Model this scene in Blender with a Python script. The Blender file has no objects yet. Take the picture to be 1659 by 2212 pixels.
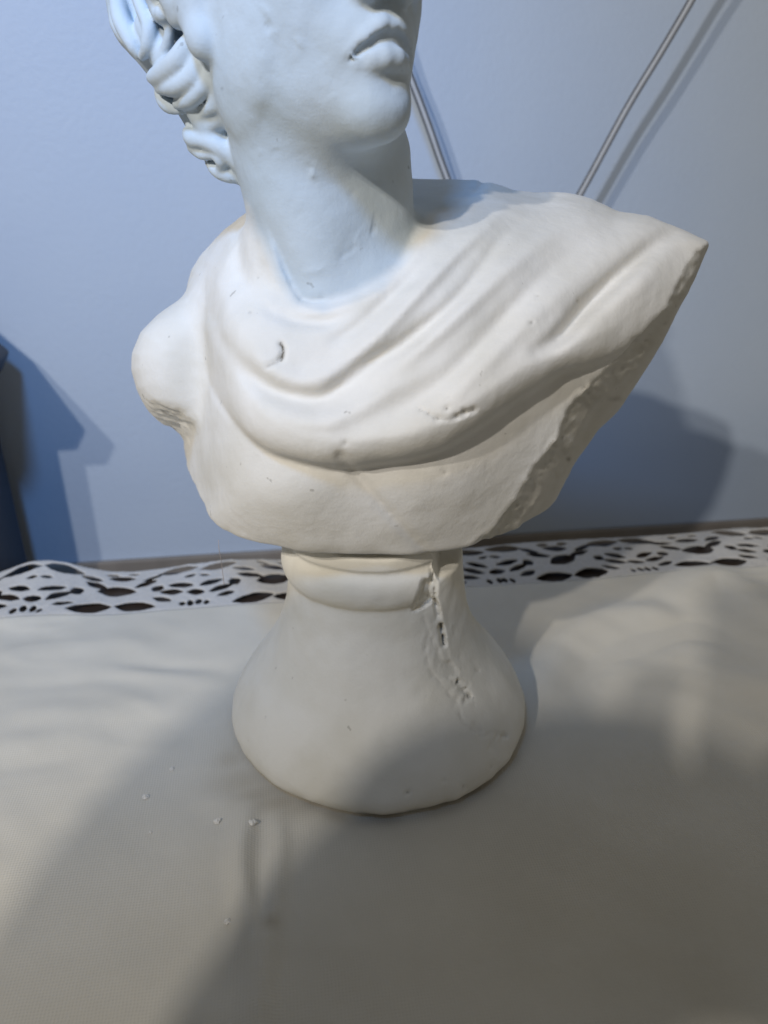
import bpy, bmesh, math, os, random
import numpy as np
from mathutils import Vector, Matrix

random.seed(7)
RNG = np.random.default_rng(11)
scene = bpy.context.scene
C = scene.collection
R = math.radians

# ------------------------------------------------------------------ camera
CAM = np.array((0.0, 0.0, 0.29))
PITCH = R(25.0)
FPX = 1660.0                       # focal length in units of a 1659 wide picture
cam_data = bpy.data.cameras.new("camera")
cam = bpy.data.objects.new("camera", cam_data)
C.objects.link(cam)
cam.location = CAM
cam.rotation_euler = (R(90) - PITCH, 0, 0)
cam_data.sensor_fit = 'VERTICAL'
cam_data.sensor_height = 36.0
cam_data.lens = 36.0 * FPX / 2212.0
cam_data.clip_start = 0.01
cam_data.clip_end = 50.0
cam_data.dof.use_dof = True
cam_data.dof.focus_distance = 0.33
cam_data.dof.aperture_fstop = 9.0
scene.camera = cam

# ------------------------------------------------------------------ world, lamps, exposure
world = bpy.data.worlds.new("World")
scene.world = world
world.use_nodes = True
bg = world.node_tree.nodes["Background"]
bg.inputs[0].default_value = (1.0, 0.94, 0.83, 1)
bg.inputs[1].default_value = 0.215

def lamp(name, loc, target, energy, color, radius, cone=None, blend=1.0):
    ld = bpy.data.lights.new(name, 'SPOT' if cone else 'POINT')
    ld.energy = energy
    ld.color = color
    ld.shadow_soft_size = radius
    if cone:
        ld.spot_size = R(cone)
        ld.spot_blend = blend
    o = bpy.data.objects.new(name, ld)
    C.objects.link(o)
    o.location = loc
    d = Vector(target) - Vector(loc)
    o.rotation_euler = d.to_track_quat('-Z', 'Y').to_euler()
    return o

# a pair of warm bulbs in one shade up to the left behind the photographer, and an added blue fill spot that tints the head and left wall
A_COL = (1.0, 0.93, 0.835)
lamp("bulb_light", (-0.60, -0.94, 1.11), (0.02, 0.38, 0.18), 48.0, A_COL, 0.024, 62)
lamp("bulb_light", (-0.87, -0.94, 1.27), (0.02, 0.38, 0.18), 48.0, A_COL, 0.024, 62)
lamp("blue_fill_light", (-0.15, -0.10, 0.80), (-0.25, 0.66, 0.27), 17.0, (0.19, 0.47, 1.0), 0.06, 76)

scene.view_settings.view_transform = 'Standard'
scene.view_settings.look = 'None'
scene.view_settings.exposure = -0.12
scene.view_settings.gamma = 1.0
scene.render.engine = 'CYCLES'
scene.cycles.use_denoising = True

# ------------------------------------------------------------------ sculpting frame
# A fixed front view of the bust (its viewpoint, axes and scale) in which outlines and folds are drawn.
S0 = np.array((0.0, 0.0, 0.29))
SF = np.array((0.0, math.cos(R(25)), -math.sin(R(25))))
SU = np.array((0.0, math.sin(R(25)), math.cos(R(25))))
SK = 1660.0

def at(u, v, Y):
    d = SF + np.array((1.0, 0, 0)) * ((u - 829.5) / SK) + SU * ((1106.0 - v) / SK)
    return S0 + d * (Y / d[1])

def m_per_px(u, v, Y):
    p = at(u, v, Y) - S0
    return float(p @ SF) / SK

def proj(P):
    d = P - S0
    fw = d @ SF
    fw = np.maximum(fw, 0.05)
    return 829.5 + SK * d[:, 0] / fw, 1106.0 - SK * (d @ SU) / fw, fw / SK

# ------------------------------------------------------------------ numpy helpers
def smin(a, b, k):
    h = np.maximum(k - np.abs(a - b), 0.0) / k
    return np.minimum(a, b) - h * h * k * 0.25

def smax(a, b, k):
    h = np.maximum(k - np.abs(a - b), 0.0) / k
    return np.maximum(a, b) + h * h * k * 0.25

def ell(P, c, r):
    c = np.asarray(c, float); r = np.asarray(r, float)
    q = (P - c) / r
    k0 = np.sqrt((q * q).sum(1)) + 1e-9
    q2 = q / r
    k1 = np.sqrt((q2 * q2).sum(1)) + 1e-9
    return k0 * (k0 - 1.0) / k1

def cone_seg(P, a, b, ra, rb):
    a = np.asarray(a, float); b = np.asarray(b, float)
    ab = b - a
    t = np.clip(((P - a) @ ab) / (ab @ ab), 0, 1)
    d = P - a - t[:, None] * ab
    return np.sqrt((d * d).sum(1)) - (ra + (rb - ra) * t)

def chain(P, pts, rad, k=0.0):
    out = None
    for i in range(len(pts) - 1):
        f = cone_seg(P, pts[i], pts[i + 1], rad[i], rad[i + 1])
        out = f if out is None else (np.minimum(out, f) if k == 0 else smin(out, f, k))
    return out

def culled(fun, P, lo, hi, margin=0.014):
    """evaluate fun only near its bounds; elsewhere a lower bound of the distance is enough"""
    d = np.maximum(np.maximum(np.asarray(lo) - P, P - np.asarray(hi)), 0)
    d = np.sqrt((d * d).sum(1))
    m = d < margin
    out = d + 0.002
    if m.any():
        out[m] = fun(P[m])
    return out

def spline(pts, n=8):
    """Catmull-Rom through pts (any dimension)."""
    p = np.asarray(pts, float)
    p = np.vstack([2 * p[0] - p[1], p, 2 * p[-1] - p[-2]])
    out = []
    for i in range(1, len(p) - 2):
        for j in range(n):
            t = j / n
            out.append(0.5 * ((2 * p[i]) + (-p[i - 1] + p[i + 1]) * t +
                              (2 * p[i - 1] - 5 * p[i] + 4 * p[i + 1] - p[i + 2]) * t * t +
                              (-p[i - 1] + 3 * p[i] - 3 * p[i + 1] + p[i + 2]) * t ** 3))
    out.append(p[-2])
    return np.array(out)

def seg_dist2d(X, Y, pts, vals=None):
    """distance to a polyline; optionally the value interpolated at the nearest point."""
    best = np.full(X.shape, 1e9)
    bv = np.zeros(X.shape)
    for i in range(len(pts) - 1):
        ax, ay = pts[i][:2]; bx, by = pts[i + 1][:2]
        dx, dy = bx - ax, by - ay
        L = dx * dx + dy * dy + 1e-12
        t = np.clip(((X - ax) * dx + (Y - ay) * dy) / L, 0, 1)
        d = (X - ax - t * dx) ** 2 + (Y - ay - t * dy) ** 2
        m = d < best
        best = np.where(m, d, best)
        if vals is not None:
            bv = np.where(m, vals[i] + (vals[i + 1] - vals[i]) * t, bv)
    return (np.sqrt(best), bv) if vals is not None else np.sqrt(best)

def inside2d(X, Y, pts):
    ins = np.zeros(X.shape, bool)
    n = len(pts)
    for i in range(n):
        ax, ay = pts[i][:2]; bx, by = pts[(i + 1) % n][:2]
        if ay == by:
            continue
        c = ((ay > Y) != (by > Y)) & (X < (bx - ax) * (Y - ay) / (by - ay) + ax)
        ins ^= c
    return ins

def poly_sdf(X, Y, pts):
    p = list(pts) + [pts[0]]
    d = seg_dist2d(X, Y, p)
    return np.where(inside2d(X, Y, pts), -d, d)

def _hash(ix, iy, iz, seed):
    h = (ix.astype(np.int64) * 374761393 + iy.astype(np.int64) * 668265263 + iz.astype(np.int64) * 2147483647 + seed * 974711) & 0xffffffff
    h = ((h ^ (h >> 13)) * 1274126177) & 0xffffffff
    return ((h ^ (h >> 16)) & 0xffff) / 32767.5 - 1.0

def vnoise(P, scale, seed=0):
    q = P / scale
    i = np.floor(q).astype(np.int64)
    f = q - i
    f = f * f * (3 - 2 * f)
    out = 0
    for dx in (0, 1):
        wx = f[:, 0] if dx else 1 - f[:, 0]
        for dy in (0, 1):
            wy = f[:, 1] if dy else 1 - f[:, 1]
            for dz in (0, 1):
                wz = f[:, 2] if dz else 1 - f[:, 2]
                out = out + wx * wy * wz * _hash(i[:, 0] + dx, i[:, 1] + dy, i[:, 2] + dz, seed)
    return out

def noise2(X, Y, scale, seed=0):
    return vnoise(np.stack([X.ravel(), Y.ravel(), np.full(X.size, 0.37 * scale)], 1), scale, seed).reshape(X.shape)

def blur(A, s):
    r = int(3 * s) + 1
    k = np.exp(-0.5 * (np.arange(-r, r + 1) / s) ** 2); k /= k.sum()
    B = np.pad(A, r, mode='edge')
    B = sum(k[j] * B[:, j:j + A.shape[1]] for j in range(2 * r + 1))
    B = sum(k[j] * B[j:j + A.shape[0], :] for j in range(2 * r + 1))
    return B

class Map:
    """a 2D raster over the sculpting frame, sampled bilinearly"""
    def __init__(s, A, u0, v0, st): s.A, s.u0, s.v0, s.st = A, u0, v0, st
    def __call__(s, u, v):
        x = np.clip((u - s.u0) / s.st, 0, s.A.shape[1] - 1.001)
        y = np.clip((v - s.v0) / s.st, 0, s.A.shape[0] - 1.001)
        i = x.astype(int); j = y.astype(int)
        fx = x - i; fy = y - j
        A = s.A
        return (A[j, i] * (1 - fx) + A[j, i + 1] * fx) * (1 - fy) + (A[j + 1, i] * (1 - fx) + A[j + 1, i + 1] * fx) * fy

def surface_nets(F, org, h):
    """naive surface nets: quads around the zero level of the grid F"""
    nx, ny, nz = F.shape
    S = F < 0
    cnt = np.zeros((nx - 1, ny - 1, nz - 1), np.int8)
    for dx in (0, 1):
        for dy in (0, 1):
            for dz in (0, 1):
                cnt += S[dx:nx - 1 + dx, dy:ny - 1 + dy, dz:nz - 1 + dz]
    act = (cnt > 0) & (cnt < 8)
    idx = np.full(act.shape, -1, np.int64)
    cells = np.argwhere(act)
    idx[act] = np.arange(len(cells))
    acc = np.zeros((len(cells), 3)); n = np.zeros(len(cells))
    cor = [(a, b, c) for a in (0, 1) for b in (0, 1) for c in (0, 1)]
    val = {c: F[cells[:, 0] + c[0], cells[:, 1] + c[1], cells[:, 2] + c[2]] for c in cor}
    for c in cor:
        for ax in range(3):
            if c[ax] == 0:
                d = list(c); d[ax] = 1; d = tuple(d)
                a, b = val[c], val[d]
                m = (a < 0) != (b < 0)
                t = np.where(m, a / np.where(m, a - b, 1), 0)
                p = np.tile(np.array(c, float), (len(cells), 1)); p[:, ax] += t
                acc[m] += p[m]; n[m] += 1
    V = (cells + acc / n[:, None]) * h + org
    quads = []
    for ax in range(3):
        o = [a for a in range(3) if a != ax]
        sl0 = [slice(None)] * 3; sl1 = [slice(None)] * 3
        sl0[ax] = slice(0, -1); sl1[ax] = slice(1, None)
        s0 = S[tuple(sl0)]; s1 = S[tuple(sl1)]
        e = np.argwhere(s0 != s1)
        e = e[(e[:, o[0]] > 0) & (e[:, o[1]] > 0) & (e[:, o[0]] < F.shape[o[0]] - 1) & (e[:, o[1]] < F.shape[o[1]] - 1)]
        flip = s0[e[:, 0], e[:, 1], e[:, 2]]
        q = []
        for da, db in ((1, 1), (0, 1), (0, 0), (1, 0)):
            c = e.copy(); c[:, o[0]] -= da; c[:, o[1]] -= db
            q.append(idx[c[:, 0], c[:, 1], c[:, 2]])
        q = np.stack(q, 1)
        if ax == 1:
            flip = ~flip
        q[~flip] = q[~flip][:, ::-1]
        quads.append(q)
    Q = np.vstack(quads)
    return V, Q[(Q >= 0).all(1)]

def subdivide(V, Q):
    E = np.sort(np.vstack([Q[:, [0, 1]], Q[:, [1, 2]], Q[:, [2, 3]], Q[:, [3, 0]]]), 1)
    key = E[:, 0] * (len(V) + 1) + E[:, 1]
    uk, inv = np.unique(key, return_inverse=True)
    a, b = uk // (len(V) + 1), uk % (len(V) + 1)
    nE = len(V); nF = len(V) + len(uk)
    V2 = np.vstack([V, (V[a] + V[b]) / 2, V[Q].mean(1)])
    n = len(Q)
    e01, e12, e23, e30 = (inv[:n] + nE, inv[n:2 * n] + nE, inv[2 * n:3 * n] + nE, inv[3 * n:] + nE)
    f = np.arange(n) + nF
    Q2 = np.vstack([np.stack([Q[:, 0], e01, f, e30], 1), np.stack([e01, Q[:, 1], e12, f], 1),
                    np.stack([f, e12, Q[:, 2], e23], 1), np.stack([e30, f, e23, Q[:, 3]], 1)])
    return V2, Q2

def vert_normals(V, Q):
    d1 = V[Q[:, 2]] - V[Q[:, 0]]; d2 = V[Q[:, 3]] - V[Q[:, 1]]
    fn = np.cross(d1, d2)
    N = np.zeros_like(V)
    for k in range(4):
        for ax in range(3):
            N[:, ax] += np.bincount(Q[:, k], fn[:, ax], len(V))
    return N / (np.linalg.norm(N, axis=1)[:, None] + 1e-12)

def sculpt(fun, lo, hi, h, fine=True, iters=2):
    """mesh the zero level of fun: coarse pass, narrow band at h, subdivision, projection"""
    lo = np.array(lo, float); hi = np.array(hi, float)
    n = np.ceil((hi - lo) / h).astype(int) + 1
    st = 4
    nc = n // st + 2
    g = np.stack(np.meshgrid(*[np.arange(k) for k in nc], indexing='ij'), -1).reshape(-1, 3)
    fc = fun(lo + g * h * st).reshape(nc)
    up = fc
    for ax in range(3):
        up = np.repeat(up, st, axis=ax)
    up = up[:n[0], :n[1], :n[2]]
    near = (np.abs(fc) < h * st * 2.0).reshape(nc)
    for ax in range(3):
        near = np.repeat(near, st, axis=ax)
    near = near[:n[0], :n[1], :n[2]]
    # a coarse sample stands for the block that starts at it
    sh = [slice(0, k) for k in n]
    F = np.where(up < 0, -1.0, 1.0).astype(float)
    I = np.argwhere(near)
    F[near] = fun(lo + I * h)
    V, Q = surface_nets(F, lo, h)
    for it in range(iters):
        if fine and it == iters - 1:
            V, Q = subdivide(V, Q)
        e = h * 0.35
        K = np.array([(1, -1, -1), (-1, -1, 1), (-1, 1, -1), (1, 1, 1)], float)
        fs = [fun(V + e * k) for k in K]
        G = sum(f[:, None] * k for f, k in zip(fs, K)) / (4 * e)
        f = sum(fs) / 4
        g2 = np.maximum((G * G).sum(1), 0.05)
        step = (f / g2)[:, None] * G
        L = np.linalg.norm(step, axis=1)[:, None]
        step *= np.minimum(1, 0.6 * h / np.maximum(L, 1e-9))
        V = V - step
    return V, Q

def mesh_obj(name, V, Q, mat, parent=None, normals=None, attrs=None, smooth=True):
    me = bpy.data.meshes.new(name)
    me.vertices.add(len(V)); me.loops.add(Q.size); me.polygons.add(len(Q))
    me.vertices.foreach_set("co", np.asarray(V, np.float32).ravel())
    me.loops.foreach_set("vertex_index", np.asarray(Q, np.int32).ravel())
    w = Q.shape[1]
    me.polygons.foreach_set("loop_start", np.arange(0, Q.size, w, dtype=np.int32))
    me.polygons.foreach_set("use_smooth", np.full(len(Q), smooth))
    me.update(calc_edges=True)
    if attrs:
        for k, a in attrs.items():
            at_ = me.attributes.new(k, 'FLOAT', 'POINT')
            at_.data.foreach_set("value", np.asarray(a, np.float32))
    if normals is not None:
        me.normals_split_custom_set_from_vertices([tuple(x) for x in normals])
    me.materials.append(mat)
    o = bpy.data.objects.new(name, me)
    C.objects.link(o)
    if parent:
        o.parent = parent
    return o

def tag(o, label=None, cat=None, group=None, kind=None):
    if label: o["label"] = label
    if cat: o["category"] = cat
    if group: o["group"] = group
    if kind: o["kind"] = kind
    return o

def empty(name, loc=(0, 0, 0), rz=0.0):
    o = bpy.data.objects.new(name, None)
    C.objects.link(o)
    o.location = loc
    o.rotation_euler = (0, 0, rz)
    o.empty_display_size = 0.05
    return o

def split_parts(V, Q, lab, names, mats, parents, attrs, origin):
    """cut one continuous surface into parts that share their seam vertices and normals"""
    N = vert_normals(V, Q)
    out = {}
    for k, nm in enumerate(names):
        q = Q[lab == k]
        if len(q) == 0:
            continue
        used = np.unique(q)
        mp = np.full(len(V), -1, np.int64); mp[used] = np.arange(len(used))
        par = parents[k]
        par = out.get(par, par)
        out[nm] = mesh_obj(nm, V[used] - origin, mp[q], mats[k], par, N[used], {a: b[used] for a, b in attrs.items()})
    return out

# ------------------------------------------------------------------ materials
def new_mat(name):
    m = bpy.data.materials.new(name)
    m.use_nodes = True
    nt = m.node_tree
    b = nt.nodes["Principled BSDF"]
    return m, nt, b

def nd(nt, t, **kw):
    n = nt.nodes.new(t)
    for k, v in kw.items():
        setattr(n, k, v)
    return n

def ramp(nt, fac, stops):
    r = nd(nt, "ShaderNodeValToRGB")
    while len(r.color_ramp.elements) < len(stops):
        r.color_ramp.elements.new(0.5)
    for e, (p, c) in zip(r.color_ramp.elements, stops):
        e.position = p
        e.color = (*c, 1)
    nt.links.new(fac, r.inputs[0])
    return r

def plaster(name, base, dirt=(0.10, 0.085, 0.06)):
    m, nt, b = new_mat(name)
    tc = nd(nt, "ShaderNodeTexCoord")
    n1 = nd(nt, "ShaderNodeTexNoise"); n1.inputs["Scale"].default_value = 28; n1.inputs["Detail"].default_value = 5
    n2 = nd(nt, "ShaderNodeTexNoise"); n2.inputs["Scale"].default_value = 420; n2.inputs["Detail"].default_value = 4
    n3 = nd(nt, "ShaderNodeTexNoise"); n3.inputs["Scale"].default_value = 120; n3.inputs["Detail"].default_value = 6; n3.inputs["Roughness"].default_value = 0.7
    for n in (n1, n2, n3):
        nt.links.new(tc.outputs["Object"], n.inputs["Vector"])
    lo = (base[0] * 0.89, base[1] * 0.88, base[2] * 0.845)
    c1 = ramp(nt, n1.outputs[0], [(0.3, lo), (0.62, base)])
    at_ = nd(nt, "ShaderNodeAttribute", attribute_name="dirt")
    # dirt with ragged edges
    mul = nd(nt, "ShaderNodeMath", operation='MULTIPLY_ADD')
    nt.links.new(n3.outputs[0], mul.inputs[0]); mul.inputs[1].default_value = 1.2; mul.inputs[2].default_value = -0.6
    add = nd(nt, "ShaderNodeMath", operation='ADD'); 
    nt.links.new(at_.outputs["Fac"], add.inputs[0]); nt.links.new(mul.outputs[0], add.inputs[1])
    mm = nd(nt, "ShaderNodeMath", operation='MULTIPLY'); nt.links.new(add.outputs[0], mm.inputs[0]); nt.links.new(at_.outputs["Fac"], mm.inputs[1]); mm.use_clamp = True
    # a scatter of tiny specks
    vo = nd(nt, "ShaderNodeTexNoise"); vo.inputs["Scale"].default_value = 170; vo.inputs["Detail"].default_value = 2
    nt.links.new(tc.outputs["Object"], vo.inputs["Vector"])
    sp = ramp(nt, vo.outputs[0], [(0.735, (0, 0, 0)), (0.78, (0.35, 0.35, 0.35))])
    mx = nd(nt, "ShaderNodeMath", operation='MAXIMUM'); nt.links.new(mm.outputs[0], mx.inputs[0]); nt.links.new(sp.outputs[0], mx.inputs[1])
    mix = nd(nt, "ShaderNodeMix", data_type='RGBA')
    nt.links.new(mx.outputs[0], mix.inputs["Factor"]); nt.links.new(c1.outputs[0], mix.inputs["A"]); mix.inputs["B"].default_value = (*dirt, 1)
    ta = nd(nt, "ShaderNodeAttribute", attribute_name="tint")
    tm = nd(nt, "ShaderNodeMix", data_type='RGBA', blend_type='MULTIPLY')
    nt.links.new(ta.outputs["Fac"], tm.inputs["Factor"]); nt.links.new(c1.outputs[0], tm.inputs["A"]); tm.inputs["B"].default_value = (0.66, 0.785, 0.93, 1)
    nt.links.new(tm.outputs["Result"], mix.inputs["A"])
    nt.links.new(mix.outputs["Result"], b.inputs["Base Color"])
    b.inputs["Roughness"].default_value = 0.8
    b.inputs["Specular IOR Level"].default_value = 0.22
    bp = nd(nt, "ShaderNodeBump"); bp.inputs["Strength"].default_value = 0.45; bp.inputs["Distance"].default_value = 0.0007
    s = nd(nt, "ShaderNodeMath", operation='MULTIPLY_ADD'); nt.links.new(n2.outputs[0], s.inputs[0]); s.inputs[1].default_value = 0.35; nt.links.new(n3.outputs[0], s.inputs[2])
    nt.links.new(s.outputs[0], bp.inputs["Height"]); nt.links.new(bp.outputs[0], b.inputs["Normal"])
    return m

M = {}
M['plaster'] = plaster("white_plaster", (0.80, 0.785, 0.75))
M['plaster_foot'] = plaster("yellowed_plaster", (0.79, 0.765, 0.695))
M['plaster_raw'] = plaster("broken_plaster", (0.66, 0.64, 0.59))

def wall_mat():
    m, nt, b = new_mat("blue_wall_paint")
    tc = nd(nt, "ShaderNodeTexCoord")
    n1 = nd(nt, "ShaderNodeTexNoise"); n1.inputs["Scale"].default_value = 6; n1.inputs["Detail"].default_value = 4
    n2 = nd(nt, "ShaderNodeTexNoise"); n2.inputs["Scale"].default_value = 190; n2.inputs["Detail"].default_value = 5
    for n in (n1, n2):
        nt.links.new(tc.outputs["Object"], n.inputs["Vector"])
    c = ramp(nt, n1.outputs[0], [(0.3, (0.46, 0.545, 0.68)), (0.7, (0.50, 0.58, 0.70))])
    nt.links.new(c.outputs[0], b.inputs["Base Color"])
    b.inputs["Roughness"].default_value = 0.55
    bp = nd(nt, "ShaderNodeBump"); bp.inputs["Strength"].default_value = 0.3; bp.inputs["Distance"].default_value = 0.001
    nt.links.new(n2.outputs[0], bp.inputs["Height"]); nt.links.new(bp.outputs[0], b.inputs["Normal"])
    return m
M['wall'] = wall_mat()

def simple(name, col, rough=0.5, noise=30.0, amt=0.15, bump=0.0, stretch=(1, 1, 1)):
    m, nt, b = new_mat(name)
    tc = nd(nt, "ShaderNodeTexCoord")
    mp = nd(nt, "ShaderNodeMapping"); mp.inputs["Scale"].default_value = stretch
    nt.links.new(tc.outputs["Object"], mp.inputs["Vector"])
    n1 = nd(nt, "ShaderNodeTexNoise"); n1.inputs["Scale"].default_value = noise; n1.inputs["Detail"].default_value = 5
    nt.links.new(mp.outputs[0], n1.inputs["Vector"])
    c = ramp(nt, n1.outputs[0], [(0.3, tuple(x * (1 - amt) for x in col)), (0.7, tuple(min(1, x * (1 + amt)) for x in col))])
    nt.links.new(c.outputs[0], b.inputs["Base Color"])
    b.inputs["Roughness"].default_value = rough
    if bump:
        bp = nd(nt, "ShaderNodeBump"); bp.inputs["Strength"].default_value = 0.5; bp.inputs["Distance"].default_value = bump
        nt.links.new(n1.outputs[0], bp.inputs["Height"]); nt.links.new(bp.outputs[0], b.inputs["Normal"])
    return m

M['dado'] = simple("brown_dado_paint", (0.24, 0.215, 0.19), 0.6, 20)
M['wood'] = simple("dark_table_wood", (0.035, 0.024, 0.018), 0.45, 14, 0.35, stretch=(1, 9, 9))
M['cabinet'] = simple("dark_navy_lacquer", (0.012, 0.018, 0.032), 0.4, 10)
M['cable'] = simple("grey_white_cable_sheath", (0.10, 0.105, 0.115), 0.5, 60, 0.08)
M['cable_web'] = simple("pale_cable_web", (0.50, 0.52, 0.55), 0.4, 60, 0.05)
M['thread'] = simple("pale_thread", (0.42, 0.36, 0.33), 0.9, 300)
M['dark_cloth'] = simple("dark_clothing", (0.04, 0.04, 0.05), 0.9, 40)
M['skin'] = simple("skin", (0.45, 0.28, 0.20), 0.6, 60)
M['black'] = simple("black_phone_glass", (0.01, 0.01, 0.012), 0.2, 30)

def cloth_mat():
    m, nt, b = new_mat("white_cotton")
    tc = nd(nt, "ShaderNodeTexCoord")
    wv = []
    for ax in ('X', 'Y'):
        w = nd(nt, "ShaderNodeTexWave", wave_type='BANDS', bands_direction=ax)
        w.inputs["Scale"].default_value = 235; w.inputs["Distortion"].default_value = 2.2
        w.inputs["Detail"].default_value = 2; w.inputs["Detail Scale"].default_value = 0.6
        nt.links.new(tc.outputs["Object"], w.inputs["Vector"]); wv.append(w)
    n5 = nd(nt, "ShaderNodeMath", operation='ADD')
    nt.links.new(wv[0].outputs["Fac"], n5.inputs[0]); nt.links.new(wv[1].outputs["Fac"], n5.inputs[1])
    n1 = nd(nt, "ShaderNodeTexNoise"); n1.inputs["Scale"].default_value = 9; n1.inputs["Detail"].default_value = 6; n1.inputs["Roughness"].default_value = 0.6
    n4 = nd(nt, "ShaderNodeTexNoise"); n4.inputs["Scale"].default_value = 60; n4.inputs["Detail"].default_value = 4
    for n in (n1, n4):
        nt.links.new(tc.outputs["Object"], n.inputs["Vector"])
    c = ramp(nt, n1.outputs[0], [(0.3, (0.575, 0.55, 0.485)), (0.7, (0.66, 0.635, 0.57))])
    at_ = nd(nt, "ShaderNodeAttribute", attribute_name="dirt")
    mix = nd(nt, "ShaderNodeMix", data_type='RGBA')
    nt.links.new(at_.outputs["Fac"], mix.inputs["Factor"]); nt.links.new(c.outputs[0], mix.inputs["A"]); mix.inputs["B"].default_value = (0.30, 0.25, 0.17, 1)
    nt.links.new(mix.outputs["Result"], b.inputs["Base Color"])
    b.inputs["Roughness"].default_value = 0.92
    b.inputs["Specular IOR Level"].default_value = 0.15
    b.inputs["Sheen Weight"].default_value = 0.12
    bp = nd(nt, "ShaderNodeBump"); bp.inputs["Strength"].default_value = 0.15; bp.inputs["Distance"].default_value = 0.0005
    s = nd(nt, "ShaderNodeMath", operation='MULTIPLY_ADD'); nt.links.new(n4.outputs[0], s.inputs[0]); s.inputs[1].default_value = 2.5; nt.links.new(n5.outputs[0], s.inputs[2])
    nt.links.new(s.outputs[0], bp.inputs["Height"]); nt.links.new(bp.outputs[0], b.inputs["Normal"])
    return m
M['cloth'] = cloth_mat()
M['lace'] = simple("white_lace_thread", (0.54, 0.53, 0.515), 0.95, 900, 0.12, 0.0004)

# ------------------------------------------------------------------ the setting: wall, floor
TILT = R(8.0)                       # table and wall stand turned by this much to the view
def box(name, lo, hi, mat, parent=None, bev=0.0):
    bm = bmesh.new()
    bmesh.ops.create_cube(bm, size=1)
    lo = Vector(lo); hi = Vector(hi)
    for v in bm.verts:
        v.co = Vector([(lo[i] + hi[i]) / 2 + v.co[i] * (hi[i] - lo[i]) for i in range(3)])
    if bev:
        bmesh.ops.bevel(bm, geom=bm.edges[:], offset=bev, segments=2, affect='EDGES', profile=0.6)
    me = bpy.data.meshes.new(name); bm.to_mesh(me); bm.free()
    me.materials.append(mat)
    o = bpy.data.objects.new(name, me); C.objects.link(o)
    if parent: o.parent = parent
    return o

WALL_Y = 0.70
w = box("wall", (-1.6, 0, -0.75), (1.6, 0.10, 1.7), M['wall'])
w.location = (0, WALL_Y, 0); w.rotation_euler = (0, 0, TILT)
tag(w, kind="structure")
d = box("dado", (-1.6, -0.006, -0.75), (1.6, 0.0, -0.070), M['dado'], bev=0.002)
d.location = (0, WALL_Y, 0); d.rotation_euler = (0, 0, TILT)
tag(d, kind="structure")
f = box("floor", (-1.8, -1.9, -0.80), (1.8, 1.2, -0.75), simple("grey_floor", (0.16, 0.15, 0.14), 0.6, 8))
tag(f, kind="structure")

# ------------------------------------------------------------------ the table
EDGE_Y = 0.545
table = empty("table", (0, EDGE_Y, -0.75), TILT)
tag(table, "dark wooden table under the white lace-edged cloth", "table")
box("tabletop", (-0.62, -0.80, 0.715), (0.62, 0.0, 0.7455), M['wood'], table, 0.003)
for sx in (-1, 1):
    for yy in (-0.74, -0.06):
        box("leg", (sx * 0.56 - 0.03, yy - 0.03, 0), (sx * 0.56 + 0.03, yy + 0.03, 0.7148), M['wood'], table, 0.004)

# ------------------------------------------------------------------ the bust: drawn maps of torso and drape
U0, V0, ST = 220.0, 330.0, 2.5
UU, VV = np.meshgrid(np.arange(U0, 1620, ST), np.arange(V0, 1330, ST))

DEPTH = np.array([
    (400, 640, .372), (405, 720, .352), (402, 850, .348), (400, 960, .347), (412, 1070, .344),
    (450, 700, .325), (450, 800, .322), (450, 900, .318), (450, 1000, .316), (450, 1100, .319),
    (550, 600, .335), (550, 700, .312), (550, 850, .300), (550, 1000, .297), (550, 1120, .302), (550, 1190, .312),
    (480, 560, .352), (430, 590, .365), (520, 500, .352), (562, 478, .343), (592, 540, .331), (600, 430, .366),
    (650, 560, .335), (650, 660, .318), (650, 800, .300), (650, 950, .291), (650, 1080, .290), (650, 1200, .302),
    (760, 650, .316), (760, 800, .299), (760, 950, .290), (760, 1060, .290), (780, 1210, .301),
    (900, 480, .350), (900, 600, .322), (900, 800, .298), (900, 950, .291), (900, 1080, .292), (900, 1210, .305),
    (1000, 420, .372), (1000, 560, .333), (1000, 700, .308), (1000, 850, .297), (1000, 1000, .297), (1000, 1120, .304), (1000, 1200, .314),
    (1100, 430, .372), (1100, 560, .335), (1100, 750, .310), (1100, 900, .303), (1100, 1060, .312),
    (1250, 450, .378), (1250, 600, .338), (1250, 750, .318), (1220, 870, .318),
    (1400, 490, .375), (1400, 600, .347), (1350, 740, .332), (1520, 530, .380), (1460, 620, .356),
    (1040, 380, .392), (1170, 415, .390), (900, 385, .385), (760, 420, .380)], float)

def thin_plate(pts, X, Y):
    x = pts[:, 0] / 300; y = pts[:, 1] / 300; n = len(pts)
    def ph(r2): return 0.5 * r2 * np.log(r2 + 1e-12)
    K = ph((x[:, None] - x) ** 2 + (y[:, None] - y) ** 2) + np.eye(n) * 0.02
    Pm = np.stack([np.ones(n), x, y], 1)
    A = np.block([[K, Pm], [Pm.T, np.zeros((3, 3))]])
    c = np.linalg.solve(A, np.concatenate([pts[:, 2], np.zeros(3)]))
    out = c[n] + c[n + 1] * X / 300 + c[n + 2] * Y / 300
    for i in range(n):
        out = out + c[i] * ph((X / 300 - x[i]) ** 2 + (Y / 300 - y[i]) ** 2)
    return out

D = thin_plate(DEPTH, UU, VV)
MPP = 0.000195

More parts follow.
